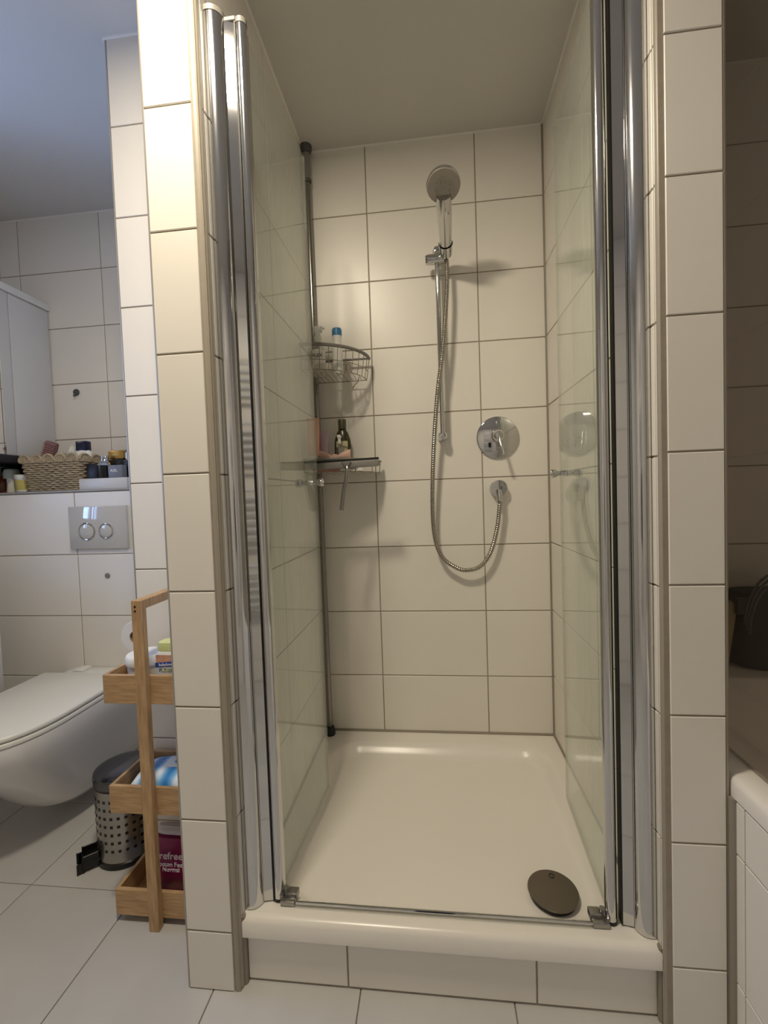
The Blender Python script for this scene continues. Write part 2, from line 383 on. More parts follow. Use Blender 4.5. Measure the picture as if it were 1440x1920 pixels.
def door(side, hx, fx_, fy, lab):
    hy = .0675
    t = thing('shower_door', lab, 'shower door', (hx, hy, ZB0), None)
    B().lathe([(.0122, 0), (.0122, ZT-ZB0-.012)], (hx, hy, ZB0+.004), 28).done('hinge_tube', SATIN, t)
    B().lathe([(.0132, 0), (.0132, .011), (.011, .0135)], (hx, hy, ZT-.010), 28).done('tube_cap', GREYP, t)
    B().lathe([(.0128, 0), (.0128, .006)], (hx, hy, ZB0), 24).done('tube_foot', BLACK, t)
    h = Vector((hx, hy, 0)); fv = Vector((fx_, fy, 0)); dv = (fv-h); Lg = dv.length; dv.normalize(); nv = Vector((-dv.y, dv.x, 0))
    def slab(a0, a1, th, z0, z1):
        b = B(); poly = [h+dv*a0+nv*th/2, h+dv*a1+nv*th/2, h+dv*a1-nv*th/2, h+dv*a0-nv*th/2]
        return b.ring_strip([[Vector((p.x, p.y, z0)) for p in poly], [Vector((p.x, p.y, z1)) for p in poly]])
    slab(.0125, Lg, .006, ZB0+.016, ZT-.012).done('glass', GLASS, t, 0)
    slab(.010, .022, .012, ZB0+.016, ZT-.012).done('glass_clamp', SATIN, t, 0, 'narrow polished strip gripping the glass')
    slab(Lg-.001, Lg+.005, .007, ZB0+.016, ZT-.012).done('edge_seal', CLEARP, t, 0, 'clear plastic seal on the free edge')
    slab(.02, Lg, .008, ZB0+.006, ZB0+.017).done('bottom_seal', CLEARP, t, 0, 'clear plastic seal under the glass')
    kp = h+dv*(Lg-.055); kp.z = 1.117; k = B()
    for s in (-1, 1):
        k.lathe([(.009, .0), (.0075, .008), (.0062, .014), (.0075, .020), (.0115, .027), (.0122, .034), (.0110, .0372)], kp+nv*s*.003, 20, nv*s)
    kn = k.done('knob', CHROME, t)
    sx = 1 if side < 0 else -1
    br = B(); br.box(min(hx+sx*.008, hx+sx*.042), max(hx+sx*.008, hx+sx*.042), .047, .066, ZB0, ZB0+.011, .0015)
    br.box(min(hx+sx*.02, hx+sx*.044), max(hx+sx*.02, hx+sx*.044), .060, .080, ZB0+.002, ZB0+.018, .002)
    br.cyl((hx+sx*.016, .070, ZB0), (hx+sx*.016, .070, ZB0+.024), .006, n=14)
    br.done('hinge_bracket', STEEL, t)
    return t
door(-1, .1385, .1645, .434, 'clear glass shower door swung inward beside the pole caddy')
door(1, .8640, .8835, .437, 'clear glass shower door swung inward in front of the mixer, on the bath side')
rail = thing('threshold_rail', 'slim clear and silver threshold rail along the front edge of the shower tray', 'rail', (.5, .05, ZB0))
B().box(.182, .822, .0465, .0585, .1545, .160, .001, 1).done('base_strip', CLEARP, rail)
B().tube([(.182+.64*i/20, .0525, .1625) for i in range(21)], .0036, 10).done('rod', CHROME, rail)

# ------------------------------------------------------------------ hand shower, rail, hose, mixer
r = thing('shower_rail', 'chrome wall rail with sliding bracket holding the hand shower', 'shower rail', (.557, YB, 1.28))
B().cyl((.5585, .742, 1.275), (.5555, .742, 1.948), .0088, n=24).done('rod', CHROME, r)
for z in (1.283, 1.938):
    B().lathe([(.0175, 0), (.0175, .045), (.0165, .052), (.012, .062), (.0, .066)], (.5575, YB-.0005, z), 28, (0, -1, 0), cap1=False).done('end_mount', CHROME, r)
sl = B(); sl.cyl((.522, .738, 1.905), (.580, .738, 1.905), .0175, n=28); sl.cyl((.515, .738, 1.905), (.522, .738, 1.905), .0145, .0165, n=28)
slider = sl.done('slider', CHROME, r)
hn = Vector((.5755, .510, 1.980)); hb = Vector((.586, .700, 1.922)); hd = (hn-hb).normalized()
B().lathe([(.0215, 0), (.0235, .03), (.0245, .045)], hb+hd*(-.028), 28, hd, cap0=False, cap1=False).done('cone_holder', CHROME, r)
B().cyl((.578, .737, 1.905), tuple(hb-hd*.004), .011, n=20).done('holder_arm', CHROME, r)
hs = thing('hand_shower', 'chrome hand shower with round grey spray face, in the rail bracket', 'hand shower', tuple(hb))
B().lathe([(.0110, -.035), (.0130, -.030), (.0190, -.012), (.0215, .02), (.0230, .08), (.0240, .13), (.0245, .165), (.022, .195)], hb, 28, hd, sx=1).done('handle', CHROME, hs)
fn = Vector((-.02, -.50, -.865)).normalized(); hc = Vector((.5752, .497, 1.996))
B().lathe([(.0, -.030), (.030, -.028), (.044, -.020), (.0505, -.008), (.0515, .0), (.0495, .0035)], hc, 44, fn, cap0=False, cap1=False).done('head_shell', CHROME, hs)
sf = B().lathe([(.0495, .003), (.047, .0055), (.0, .007)], hc, 44, fn, cap0=False, cap1=False).done('spray_face', mat('spray_face_grey', (.60, .57, .53), .4), hs)
q = Vector((0, 0, 1)).rotation_difference(fn); nz = B()
for rad, cnt in ((.0, 1), (.009, 6), (.018, 12), (.027, 16)):
    for k in range(cnt):
        a = 2*PI*k/cnt; p = hc+q @ Vector((rad*math.cos(a), rad*math.sin(a), .0058)); nz.cyl(p, p+fn*.003, .0016, .0011, 6)
nz.done('nozzles', GREYP, sf)['kind'] = 'stuff'
def catmull(P, n):
    P = [Vector(p) for p in P]; out = []
    for i in range(len(P)-1):
        a = P[max(i-1, 0)]; b = P[i]; c_ = P[i+1]; d_ = P[min(i+2, len(P)-1)]
        for k in range(n):
            t = k/n
            out.append(.5*((2*b)+(-a+c_)*t+(2*a-5*b+4*c_-d_)*t*t+(-a+3*b-3*c_+d_)*t**3))
    out.append(P[-1]); return out
def resample(P, step):
    out = [P[0]]; acc = 0
    for a, b in zip(P, P[1:]):
        L = (b-a).length; t = step-acc
        while t <= L: out.append(a+(b-a)*(t/L)); t += step
        acc = (acc+L) % step
    return out
hp = [tuple(hb-hd*.035), (.590, .738, 1.868), (.5850, .728, 1.765), (.5660, .722, 1.575), (.5430, .722, 1.425), (.5230, .735, 1.218), (.5137, .750, 1.026), (.5199, .758, .907), (.5452, .758, .837), (.5929, .758, .7987), (.6314, .758, .788), (.6799, .758, .801), (.7195, .758, .8535), (.7445, .757, .941), (.7565, .754, 1.035)]
path = resample(catmull(hp, 24), .0020)
hose = tag(B().tube(path, lambda i: .0086 if i % 4 < 2 else .0068, 10).done('shower_hose', mat('hose_metal', (.66, .64, .60), .2, 1), None, 80), 'ribbed metal shower hose hanging in a loop from the hand shower', 'hose')
mx = thing('shower_mixer', 'round chrome concealed mixer plate with pin lever on the back wall', 'mixer', (.759, YB, 1.272))
B().lathe([(.0755, 0), (.0765, .004), (.0755, .009), (.072, .0112), (.0, .0118)], (.759, YB-.0005, 1.272), 64, (0, -1, 0), cap1=False).done('plate', CHROME, mx)
B().lathe([(.0235, .011), (.0235, .040), (.021, .052), (.013, .060), (.0, .062)], (.757, YB-.0005, 1.274), 36, (0, -1, 0), cap0=False, cap1=False).done('knob', CHROME, mx)
B().lathe([(.0055, 0), (.0050, .03), (.0062, .062), (.0058, .068), (.0, .070)], (.757, .741, 1.268), 18, (.14, -.36, -1), cap1=False).done('lever', CHROME, mx)
ol = thing('hose_outlet', 'small round chrome hose outlet on the wall below the mixer plate', 'wall outlet', (.757, YB, 1.085))
B().lathe([(.0300, 0), (.0310, .004), (.0305, .030), (.028, .034), (.0, .035)], (.7565, YB-.0005, 1.085), 44, (0, -1, 0), cap1=False).done('body', CHROME, ol)
B().lathe([(.012, 0), (.0115, .020), (.0095, .030), (.0095, .044)], (.7565, .768, 1.078), 24, (0, -.22, -1)).done('nozzle', CHROME, ol)

# ------------------------------------------------------------------ corner caddy with pole
PX, PY = .0935, .766
pc = thing('corner_pole_caddy', 'telescopic grey pole caddy with wire basket and shelf in the shower corner', 'shower caddy', (PX, PY, .15))
POLE = mat('pole_metal', (.55, .54, .52), .22, .9)
B().cyl((PX, PY, .185), (PX-.005, PY+.002, 2.26), .0105, n=24).done('pole', POLE, pc)
B().cyl((PX-.005, PY+.002, 2.25), (PX-.006, PY+.003, 2.345), .0130, n=24).done('pole_sleeve', GREYP, pc)
B().lathe([(.0135, 0), (.015, .004), (.015, .010), (.0135, .012)], (PX-.005, PY+.002, 2.240), 24).done('pole_ring', DGREYP, pc)
B().lathe([(.014, 0), (.0215, .012), (.0225, .026)], (PX-.006, PY+.003, 2.346), 28).done('top_foot', DGREYP, pc)
B().lathe([(.0195, 0), (.0205, .012), (.017, .024), (.013, .034)], (PX, PY, .1555), 28).done('bottom_foot', BLACK, pc)
WIRE = mat('caddy_wire', (.62, .58, .52), .3, .8)
def qarc(rx, ry, n, z, ox=0, oy=0): return [(PX+ox+rx*math.sin(a), PY+oy-ry*math.cos(a), z) for a in [PI/2*k/n for k in range(n+1)]]
def wire_basket(zb, zt, rx, ry):
    bp = thing_part = B()
    top = qarc(rx, ry, 20, zt); B_ = None
    rim = B(); pts = top+[(PX, PY, zt)]
    rim.tube(top, .0060, 8); rim.cyl((PX, PY, zt), top[0], .0040, n=8); rim.cyl((PX, PY, zt), top[-1], .0040, n=8)
    rm = rim.done('basket_rim', GREYP, pc)
    wr = B(); bot = qarc(rx-.012, ry-.012, 20, zb); mid = qarc(rx-.006, ry-.006, 20, (zb+zt)/2-.008)
    wr.tube(bot, .0017, 6); wr.tube(mid, .0014, 6)
    wr.cyl((PX, PY, zb), bot[0], .0016, n=6); wr.cyl((PX, PY, zb), bot[-1], .0016, n=6)
    for k in range(0, 21, 2): wr.tube([bot[k], mid[k], top[k]], .0013, 6)
    for k in range(1, 11):
        x = (rx-.012)*k/11; y = (ry-.012)*math.sqrt(max(0, 1-(k/11)**2)); wr.cyl((PX+x, PY, zb), (PX+x, PY-y, zb), .0012, n=6)
    wr.done('basket_wires', WIRE, pc)
wire_basket(1.503, 1.582, .203, .200)
hk = B(); hk.tube([(.262, .72, 1.503), (.262, .712, 1.488), (.258, .70, 1.478), (.248, .70, 1.470), (.246, .70, 1.462), (.252, .70, 1.456), (.258, .70, 1.460)], .0016, 6)
hk.tube([(.248, .70, 1.470), (.241, .70, 1.462), (.243, .70, 1.453), (.249, .70, 1.456)], .0016, 6).done('wire_hook', WIRE, pc)
for x in (.205, .222):
    B().tube([(x+.009*math.cos(a), PY-.024, 1.545+.016*math.sin(a)) for a in [2*PI*k/18 for k in range(18)]], .0014, 6, True).done('wire_ring', WIRE, pc)
SH = [(PX-.004, PY+.004)]+[(PX+.232*math.sin(a), PY-.212*math.cos(a)) for a in [PI/2*k/16 for k in range(17)]]
B().prism(SH, 1.186, 1.1975).done('shelf', GREYP, pc)
rim = B(); rim.tube([(x, y, 1.200) for x, y in SH[1:]], .0045, 8); rim.done('shelf_rim', GREYP, pc)
B().tube([(PX+.228*math.sin(a), PY-.208*math.cos(a), 1.158) for a in [PI/2*k/16 for k in range(17)]], .0018, 6).done('lower_wire', WIRE, pc)
lw = B()
for k in (0, 4, 8, 12, 16):
    a = PI/2*k/16; lw.cyl((PX+.229*math.sin(a), PY-.209*math.cos(a), 1.186), (PX+.228*math.sin(a), PY-.208*math.cos(a), 1.158), .0014, n=6)
for k in range(1, 8):
    x = .228*k/8; lw.cyl((PX+x, PY, 1.158), (PX+x, PY-.208*math.sqrt(1-(k/8)**2), 1.158), .0012, n=6)
lw.done('lower_wires', WIRE, pc)

SG = 'bottles on the pole caddy'
# upper basket
s = thing('spray_bottle', 'clear spray bottle with white printed label in the wire basket', 'bottle', (.125, .690, 1.505))
B().lathe([(.0215, 0), (.0235, .004), (.0235, .095), (.021, .108), (.013, .116), (.0115, .122)], (.125, .690, 1.5055), 28).done('body', CLEARP, s)
B().lathe([(.0210, 0), (.0210, .092)], (.125, .690, 1.507), 28).done('liquid', WHITEP, s)
B().lathe([(.0238, .014), (.0238, .092)], (.125, .690, 1.5055), 28, cap0=False, cap1=False).done('label', mat('label_white', (.95, .94, .92), .5), s)
text('label_text', 'PLEX', .017, face_M((.126, .6655, 1.574), .1), BLACK, s, .0004)
B().lathe([(.0125, .12), (.0125, .140), (.010, .146), (.010, .160)], (.125, .690, 1.5055), 20).box(.113, .141, .682, .698, 1.662, 1.684, .004).box(.139, .150, .686, .694, 1.672, 1.680, .002).done('trigger', WHITEP, s)
c = thing('spray_can', 'slim white can with a blue cap in the wire basket', 'can', (.198, .672, 1.505))
B().lathe([(.0155, 0), (.0175, .003), (.0175, .098), (.0150, .112), (.0165, .132)], (.198, .672, 1.5055), 28).done('body', WHITEP, c)
B().lathe([(.0170, .132), (.0172, .152), (.0150, .158), (.0, .159)], (.198, .672, 1.5055), 28, cap1=False).done('cap', mat('blue_cap', (.22, .47, .66), .4), c)
tag(B().lathe([(.020, 0), (.028, .006), (.030, .016), (.026, .026), (.0, .030)], (.152, .632, 1.5055), 18, cap1=False, sx=1, sy=.7).done('soap_bar', mat('soap', (.82, .80, .76), .5)), 'pale soap bar on the floor of the wire basket', 'soap')
# lower shelf
ZS = 1.1985
b_ = thing('olive_bottle', 'dark olive green bottle with cream label on the caddy shelf', 'bottle', (.198, .704, ZS))
OLV = mat('olive_plastic', (.20, .19, .09), .25)
B().lathe([(.0285, 0), (.0305, .003), (.0305, .062), (.0285, .082), (.021, .104), (.0135, .116), (.0125, .124)], (.198, .704, ZS), 32, sy=.65).done('body', OLV, b_)
B().lathe([(.0145, .118), (.0145, .150), (.0130, .153), (.0, .1535)], (.198, .704, ZS), 24, cap1=False).done('cap', mat('olive_cap', (.25, .24, .13), .4), b_)
lb = B(); R1, R2 = .0308, .0308*.65
an = [-.75+.075*k for k in range(21)]
lb.ring_strip([[(.198+R1*math.sin(a), .704-R2*math.cos(a)-.0003, ZS+.026) for a in an], [(.198+R1*math.sin(a), .704-R2*math.cos(a)-.0003, ZS+.074) for a in an]], False)
lbo = lb.done('label', mat('cream_label', (.80, .76, .60), .5), b_)
text('label_text', "d'Olive", .0155, face_M((.204, .6830, ZS+.052), 0, .05), mat('dark_print', (.16, .14, .08), .5), lbo, .0006)
p_ = thing('pump_bottle', 'tiny clear pump bottle with silver collar standing in front of the olive bottle', 'bottle', (.194, .664, ZS))
B().lathe([(.0115, 0), (.0125, .002), (.0125, .030), (.008, .036)], (.194, .664, ZS+.028), 20).done('body', CLEARP, p_)
B().lathe([(.0128, 0), (.0128, .022)], (.194, .664, ZS+.026), 20).done('collar', STEEL, p_)
B().lathe([(.006, .034), (.0055, .052), (.0075, .054), (.0075, .062)], (.194, .664, ZS+.028), 16).box(.186, .198, .658, .670, ZS+.086, ZS+.0935, .002).done('pump', WHITEP, p_)
B().lathe([(.013, 0), (.013, .026)], (.194, .664, ZS), 20).done('base', CLEARP, p_)
PINK = mat('pink_fabric', (.84, .70, .65), .8, bump=.3, bscale=60)
k = B()
for sx in (-1, 1):
    rings = []
    for i in range(9):
        t = i/8; h = .008+.011*t**.7; yy = .009+.010*math.sin(PI*min(t+.15, 1))
        rings.append([(.185+sx*(.008+.046*t), .628+yy*math.cos(a), ZS+.0005+h+h*math.sin(a)) for a in [2*PI*j/14 for j in range(14)]])
    k.ring_strip(rings)
k.box(.174, .196, .614, .640, ZS+.0005, ZS+.022, .005)
tag(k.done('fabric_bow', PINK), 'pink bow-shaped headband lying at the front of the caddy shelf', 'headband')
def squeeze_tube(name, lab, x, y, w, h, m, rz):
    t = thing(name, lab, 'tube', (x, y, ZS), 'upright cosmetic tubes on the caddy shelf')
    M = Matrix.Translation((x, y, ZS)) @ Matrix.Rotation(rz, 4, 'Z')
    rings = []
    for i in range(9):
        u = i/8; a_ = w/2*(.86+.14*u); b2 = (w/2*.8)*(1-u)+.0012
        rings.append([M @ Vector((a_*math.cos(a), b2*math.sin(a), .018+(h-.018)*u)) for a in [2*PI*j/20 for j in range(20)]])
    B().ring_strip(rings).done('body', m, t); B().lathe([(w*.36, 0), (w*.36, .018)], (x, y, ZS), 20).done('cap', WHITEP, t)
squeeze_tube('cosmetic_tube', 'tall salmon pink tube standing behind the glass door on the caddy shelf', .113, .622, .042, .150, mat('salmon', (.86, .66, .57), .4), .25)
squeeze_tube('cosmetic_tube', 'short lilac tube standing between the pole and the olive bottle', .142, .648, .036, .108, mat('lilac', (.72, .63, .68), .4), .1)
bx = thing('toothpaste_box', 'narrow pink and white carton lying under the caddy shelf', 'box', (.20, .63, 1.16))
Mx = Matrix.Translation((.190, .622, 1.172)) @ Matrix.Rotation(.28, 4, 'Z')
B().box(-.075, .010, -.014, .014, -.012, .010, .001, 1, Mx).done('pink_end', mat('carton_pink', (.80, .56, .50), .5), bx)
B().box(.0102, .088, -.014, .014, -.012, .010, .001, 1, Mx).done('white_end', WHITEP, bx)
text('print', 'SENSITIV', .012, Mx @ face_M((.05, -.0144, -.001)), DGREYP, bx, .0003)
sq = thing('squeegee', 'grey squeegee with slim silver handle hooked over the caddy shelf edge', 'squeegee', (.24, .548, 1.18))
ms = Matrix.Translation((.238, .545, 1.180)) @ Matrix.Rotation(-.03, 4, 'Y') @ Matrix.Rotation(.06, 4, 'Z')
B().box(-.106, .106, -.006, .006, -.014, .008, .003, 2, ms).done('blade_holder', GREYP, sq)
B().box(-.108, .108, -.0015, .0015, .0082, .0150, 0, 1, ms).done('blade', BLACK, sq)
hp2 = [(.2405, .538, 1.176), (.2435, .532, 1.166), (.2430, .530, 1.150), (.2385, .530, 1.122), (.2320, .531, 1.098), (.2270, .532, 1.07), (.2205, .533, 1.030)]
B().tube(catmull(hp2, 6), lambda i: .0040+.0032*min(1, i/20), 10).done('handle', STEEL, sq)
B().prism([(-.016, 0), (.016, 0), (.004, -.016), (-.004, -.016)], -.004, .004, Matrix.Translation((.2405, .538, 1.186)) @ Matrix.Rotation(PI/2, 4, 'X')).done('joint', STEEL, sq)

# ------------------------------------------------------------------ toilet corner
def dshape(cx, hw, yb, yf, n=14, ex=2.5, k=1.35):
    ys = yf+hw*k; pts = [(cx+hw, yb), (cx+hw, (yb+ys)/2)]
    for i in range(2*n+1):
        a = PI*i/(2*n); c_, s_ = math.cos(a), math.sin(a)
        pts.append((cx+hw*math.copysign(abs(c_)**(2/ex), c_), ys-(ys-yf)*abs(s_)**(2/ex)))
    return pts+[(cx-hw, (yb+ys)/2), (cx-hw, yb)]
TX = -.808
to = thing('toilet', 'white wall-hung toilet with closed lid, mounted on the low tiled wall', 'toilet', (TX, .70, .07))
lev = [(.405, .176, .150), (.385, .178, .146), (.350, .174, .158), (.300, .162, .195), (.245, .148, .245), (.190, .136, .300), (.140, .126, .345), (.100, .116, .385), (.075, .098, .425), (.068, .070, .460)]
B().ring_strip([[Vector((x, y, z)) for x, y in dshape(TX, hw, KN-.001, yf)] for z, hw, yf in reversed(lev)]).done('bowl', CERAM, to, 50)
def slabD(z0, z1, hw, yf, yb, bev, m, name):
    rings = []
    for z, d_ in ((z0, bev), (z0+bev*.5, bev*.25), (z0+bev, 0), (z1-bev, 0), (z1-bev*.4, bev*.3), (z1, bev*1.1)):
        rings.append([Vector((x, y, z)) for x, y in dshape(TX, hw-d_, yb-d_, yf+d_)])
    return B().ring_strip(rings).done(name, m, to, 50)
slabD(.4065, .4215, .177, .145, .636, .003, WHITEP, 'seat')
slabD(.4245, .4405, .178, .143, .638, .005, WHITEP, 'lid')
B().box(TX-.135, TX+.135, .645, .748, .4055, .420, .006).done('hinge_bar', WHITEP, to)
for s_ in (-1, 1): B().box(TX+s_*.085-.022, TX+s_*.085+.022, .690, .738, .4195, .4300, .004).done('hinge_cover', WHITEP, to)
fp = thing('flush_plate', 'pale glossy flush plate with two round chrome-ringed buttons on the low wall', 'flush plate', (-.813, KN, .985))
GLOSSP = mat('flush_glass', (.74, .73, .71), .04, coat=.6)
B().box(-.9365, -.688, KN-.014, KN-.0003, .900, 1.070, .003).done('plate', GLOSSP, fp)
for x, rr in ((-.8585, .033), (-.775, .0285)):
    bt = B().lathe([(rr-.003, 0), (rr-.003, .003), (rr-.005, .004), (.0, .0042)], (x, KN-.0135, .970), 40, (0, -1, 0), cap1=False).done('button', GLOSSP, fp)
    B().tube([(x+rr*math.cos(a), KN-.0155, .970+rr*math.sin(a)) for a in [2*PI*j/40 for j in range(40)]], .0027, 8, True).done('ring', CHROME, bt)
tag(B().lathe([(.0105, 0), (.0105, .003), (.008, .005), (.0, .0055)], (-.791, KN-.0003, .790), 20, (0, -1, 0), cap1=False).done('screw_cap', GREYP), 'small grey plug in the tile below the flush plate', 'plug')
hk = thing('suction_hook', 'small dark grey round hook on the wall above the basket', 'hook', (-1.073, TB, 1.584))
B().lathe([(.0145, 0), (.0150, .003), (.0125, .007), (.0, .008)], (-1.073, TB-.0003, 1.587), 24, (0, -1, 0), cap1=False).done('disc', DGREYP, hk)
B().tube([(-1.073, TB-.007, 1.583), (-1.073, TB-.010, 1.570), (-1.073, TB-.016, 1.566), (-1.073, TB-.020, 1.571)], .003, 8).done('prong', DGREYP, hk)

# shelf items on the low wall
ZL = 1.138
def jar(name, lab, cat, x, y, prof, m, cap=None, mc=None, group=None, label_=None, ml=None, n=28):
    t = thing(name, lab, cat, (x, y, ZL), group)
    B().lathe(prof, (x, y, ZL), n).done('body', m, t)
    if cap: B().lathe(cap, (x, y, ZL), n, cap1=False).done('cap', mc, t)
    if label_: B().lathe(label_, (x, y, ZL), n, cap0=False, cap1=False).done('label', ml, t)
    return t
AMB = mat('amber', (.40, .19, .10), .2)
jar('amber_bottle', 'red-brown amber bottle at the cabinet end of the toilet shelf', 'bottle', -1.335, .85, [(.026, 0), (.028, .004), (.028, .06), (.020, .075)], AMB, [(.018, .074), (.018, .088), (.0, .089)], BLACKP)
jar('roll_on_bottle', 'cream roll-on bottle with big pale green rounded cap on the toilet shelf', 'bottle', -1.275, .835, [(.019, 0), (.021, .004), (.0185, .03), (.0185, .062), (.022, .066)], mat('cream_plastic', (.86, .85, .80), .4), [(.0285, .062), (.0295, .066), (.0290, .088), (.0245, .100), (.012, .1035), (.0, .104)], mat('pale_green', (.70, .73, .66), .4))
jar('cream_jar', 'white screw-lid jar with yellow and white label beside the seagrass basket', 'jar', -1.205, .828, [(.031, 0), (.034, .004), (.035, .058)], WHITEP, [(.0375, .057), (.0375, .072), (.036, .0745), (.0, .075)], WHITEP, None, [(.0345, .010), (.0355, .052)], mat('yellow_label', (.84, .78, .45), .5, var=.25, vscale=9))
# seagrass basket
bk = thing('seagrass_basket', 'rectangular woven seagrass basket with scalloped rim, full of toiletries', 'basket', (-1.035, .862, ZL))
def rrect(cx, cy, hx, hy, r, n):
    P = []
    for (sx, sy, a0) in ((1, 1, 0), (-1, 1, PI/2), (-1, -1, PI), (1, -1, 3*PI/2)):
        for i in range(7): a = a0+PI/2*i/6; P.append(Vector((cx+sx*(hx-r)+r*math.cos(a), cy+sy*(hy-r)+r*math.sin(a), 0)))
    tot = sum((P[i]-P[(i+1) % len(P)]).length for i in range(len(P))); out = []; step = tot/n; t = 0; i = 0; acc = 0
    while len(out) < n:
        a, b = P[i % len(P)], P[(i+1) % len(P)]; L = (b-a).length
        if acc+L > t+1e-9: out.append(a+(b-a)*((t-acc)/max(L, 1e-9))); t += step
        else: acc += L; i += 1
    return out
wv = B(); NS = 120
for j in range(14):
    z = ZL+.005+j*.0087; u = j/13; hx, hy = .116+.016*u, .080+.012*u
    pts = rrect(-1.035, .862, hx, hy, .02, NS); cen = Vector((-1.035, .862, 0)); out = []
    for i, p in enumerate(pts):
        dirv = (p-cen).normalized(); off = .0038*math.cos(PI*(i/3)+(PI if j % 2 else 0))
        out.append(Vector((p.x+dirv.x*off, p.y+dirv.y*off, z+.0006*math.sin(i*1.7+j*2.1))))
    wv.tube(out, .0041, 6, True)
wv.done('woven_side', SEAGRASS, bk, 80)
B().ring_strip([[Vector((p.x, p.y, ZL+.0005)) for p in rrect(-1.035, .862, .110, .074, .02, 40)], [Vector((p.x, p.y, ZL+.118)) for p in rrect(-1.035, .862, .126, .086, .02, 40)]], True, True, False).done('liner', mat('basket_inner', (.24, .20, .15), .9), bk)
sc = B()
for face in ('f', 'b', 'l', 'r'):
    nL = 5 if face in 'fb' else 3; ln = .268 if face in 'fb' else .184
    for i in range(nL):
        a0 = -ln/2+ln*i/nL; pts = []
        for k in range(11):
            a = PI*k/10; s_ = a0+ln/nL*(.5-.46*math.cos(a)); z = ZL+.124+.024*math.sin(a)
            pts.append({'f': (-1.035+s_, .766, z), 'b': (-1.035+s_, .958, z), 'l': (-1.169, .862+s_, z), 'r': (-.901, .862+s_, z)}[face])
        sc.tube(pts, .0050, 7)
        for k in range(1, 10, 1):
            sc.cyl(pts[k], (pts[k][0], pts[k][1], ZL+.118), .0026, n=6)
sc.done('scalloped_rim', SEAGRASS, bk, 80)
# in the basket
PKB = mat('dusty_pink', (.48, .35, .35), .5)
hb_ = thing('hair_brush', 'dusty pink ribbed hair brush sticking out of the seagrass basket', 'hair brush', (-1.12, .85, ZL+.02))
mb = Matrix.Translation((-1.108, .850, ZL+.150)) @ Matrix.Rotation(.32, 4, 'Y')
B().box(-.027, .027, -.012, .012, -.10, .065, .008, 3, mb).done('body', PKB, hb_)
kb = B()
for i in range(9): kb.box(-.0285, .0285, -.0155, -.011, -.012+i*.008, -.0078+i*.008, .0012, 1, mb)
kb.done('ribs', mat('dusty_pink_light', (.62, .46, .46), .5), hb_)
tag(B().lathe([(.019, 0), (.019, .10), (.017, .105), (.0, .106)], (-1.062, .862, ZL+.060), 22, cap1=False).done('cosmetic_pot', mat('beige_pot', (.74, .68, .60), .4)), 'beige round cosmetic pot in the seagrass basket beside the brush', 'pot')
hcl = B(); mc2 = Matrix.Translation((-1.022, .835, ZL+.035)) @ Matrix.Rotation(.16, 4, 'Y')
hcl.tube([mc2 @ Vector(p) for p in ((0, 0, 0), (.004, 0, .08), (.006, 0, .13), (.012, 0, .155), (.022, 0, .150), (.016, 0, .115))], .008, 10)
tag(hcl.done('hair_clip', WHITEP), 'white plastic clip poking out of the seagrass basket', 'hair clip')
tag(B().lathe([(.016, 0), (.016, .10), (.0, .104)], (-1.003, .895, ZL+.06), 20, cap1=False).done('lip_balm', mat('brown_tube', (.45, .33, .26), .4)), 'brown round tube behind the white clip in the basket', 'tube')
nb = thing('lotion_bottle', 'white lotion bottle with navy cap in the seagrass basket', 'bottle', (-.950, .850, ZL+.01))
B().lathe([(.036, 0), (.038, .003), (.038, .115), (.034, .130), (.024, .137)], (-.946, .850, ZL+.032), 30, sy=.6).done('body', WHITEP, nb)
B().box(-.970, -.922, .834, .866, ZL+.166, ZL+.207, .004).done('cap', mat('navy_cap', (.07, .07, .22), .3), nb)
# perfume tray
tr_ = tag(B().box(-.9105, -.700, .772, .872, ZL, ZL+.044, .003).done('perfume_box', WHITEL), 'flat white box under the perfume bottles at the column end of the shelf', 'box')
ZP = ZL+.0445
tag(B().box(-.896, -.850, .80, .85, ZP, ZP+.062, .002).done('perfume_carton', mat('navy_carton', (.09, .09, .13), .4)), 'plain dark navy carton on the flat white box', 'box')
pf = thing('perfume_bottle', 'black perfume bottle with bell-shaped silver top on the flat white box', 'perfume', (-.820, .80, ZP))
B().lathe([(.0235, 0), (.0250, .003), (.0290, .048), (.0295, .052)], (-.8185, .806, ZP), 30).done('body', BLACKP, pf)
B().lathe([(.0295, .052), (.027, .058), (.0185, .067), (.0150, .072), (.0150, .092), (.0, .0935)], (-.8185, .806, ZP), 30, cap1=False).done('top', CHROME, pf)
gc = thing('perfume_carton', 'grey carton with thin letters standing at the column end of the white box', 'box', (-.755, .79, ZP))
B().box(-.782, -.722, .776, .806, ZP, ZP+.050, .001).done('body', mat('grey_carton', (.44, .45, .49), .4), gc)
text('print', 'AXL', .017, face_M((-.757, .7755, ZP+.028)), WHITEP, gc, .0004)
gb = thing('gold_perfume', 'dark perfume bottle with wide gold cap behind the black one', 'perfume', (-.79, .85, ZP))
B().box(-.822, -.752, .834, .864, ZP, ZP+.080, .003).done('body', BLACKP, gb)
B().box(-.824, -.752, .832, .866, ZP+.0805, ZP+.116, .006).done('cap', mat('gold', (.72, .56, .30), .3, .8), gb)
cp = thing('chrome_perfume', 'small perfume bottle with faceted silver cap next to the column', 'perfume', (-.735, .84, ZP))
B().box(-.748, -.716, .818, .850, ZP, ZP+.072, .003).done('body', BLACKP, cp)
B().lathe([(.011, .072), (.014, .082), (.014, .100), (.010, .108), (.012, .116), (.0, .119)], (-.732, .834, ZP), 10, cap1=False).done('cap', CHROME, cp)
tag(B().box(CX-.016, CX-.0015, .50, .70, 1.17, 1.50, .003).done('wall_mirror', MIRROR), 'slim mirror on the side of the column by the toilet shelf', 'mirror')
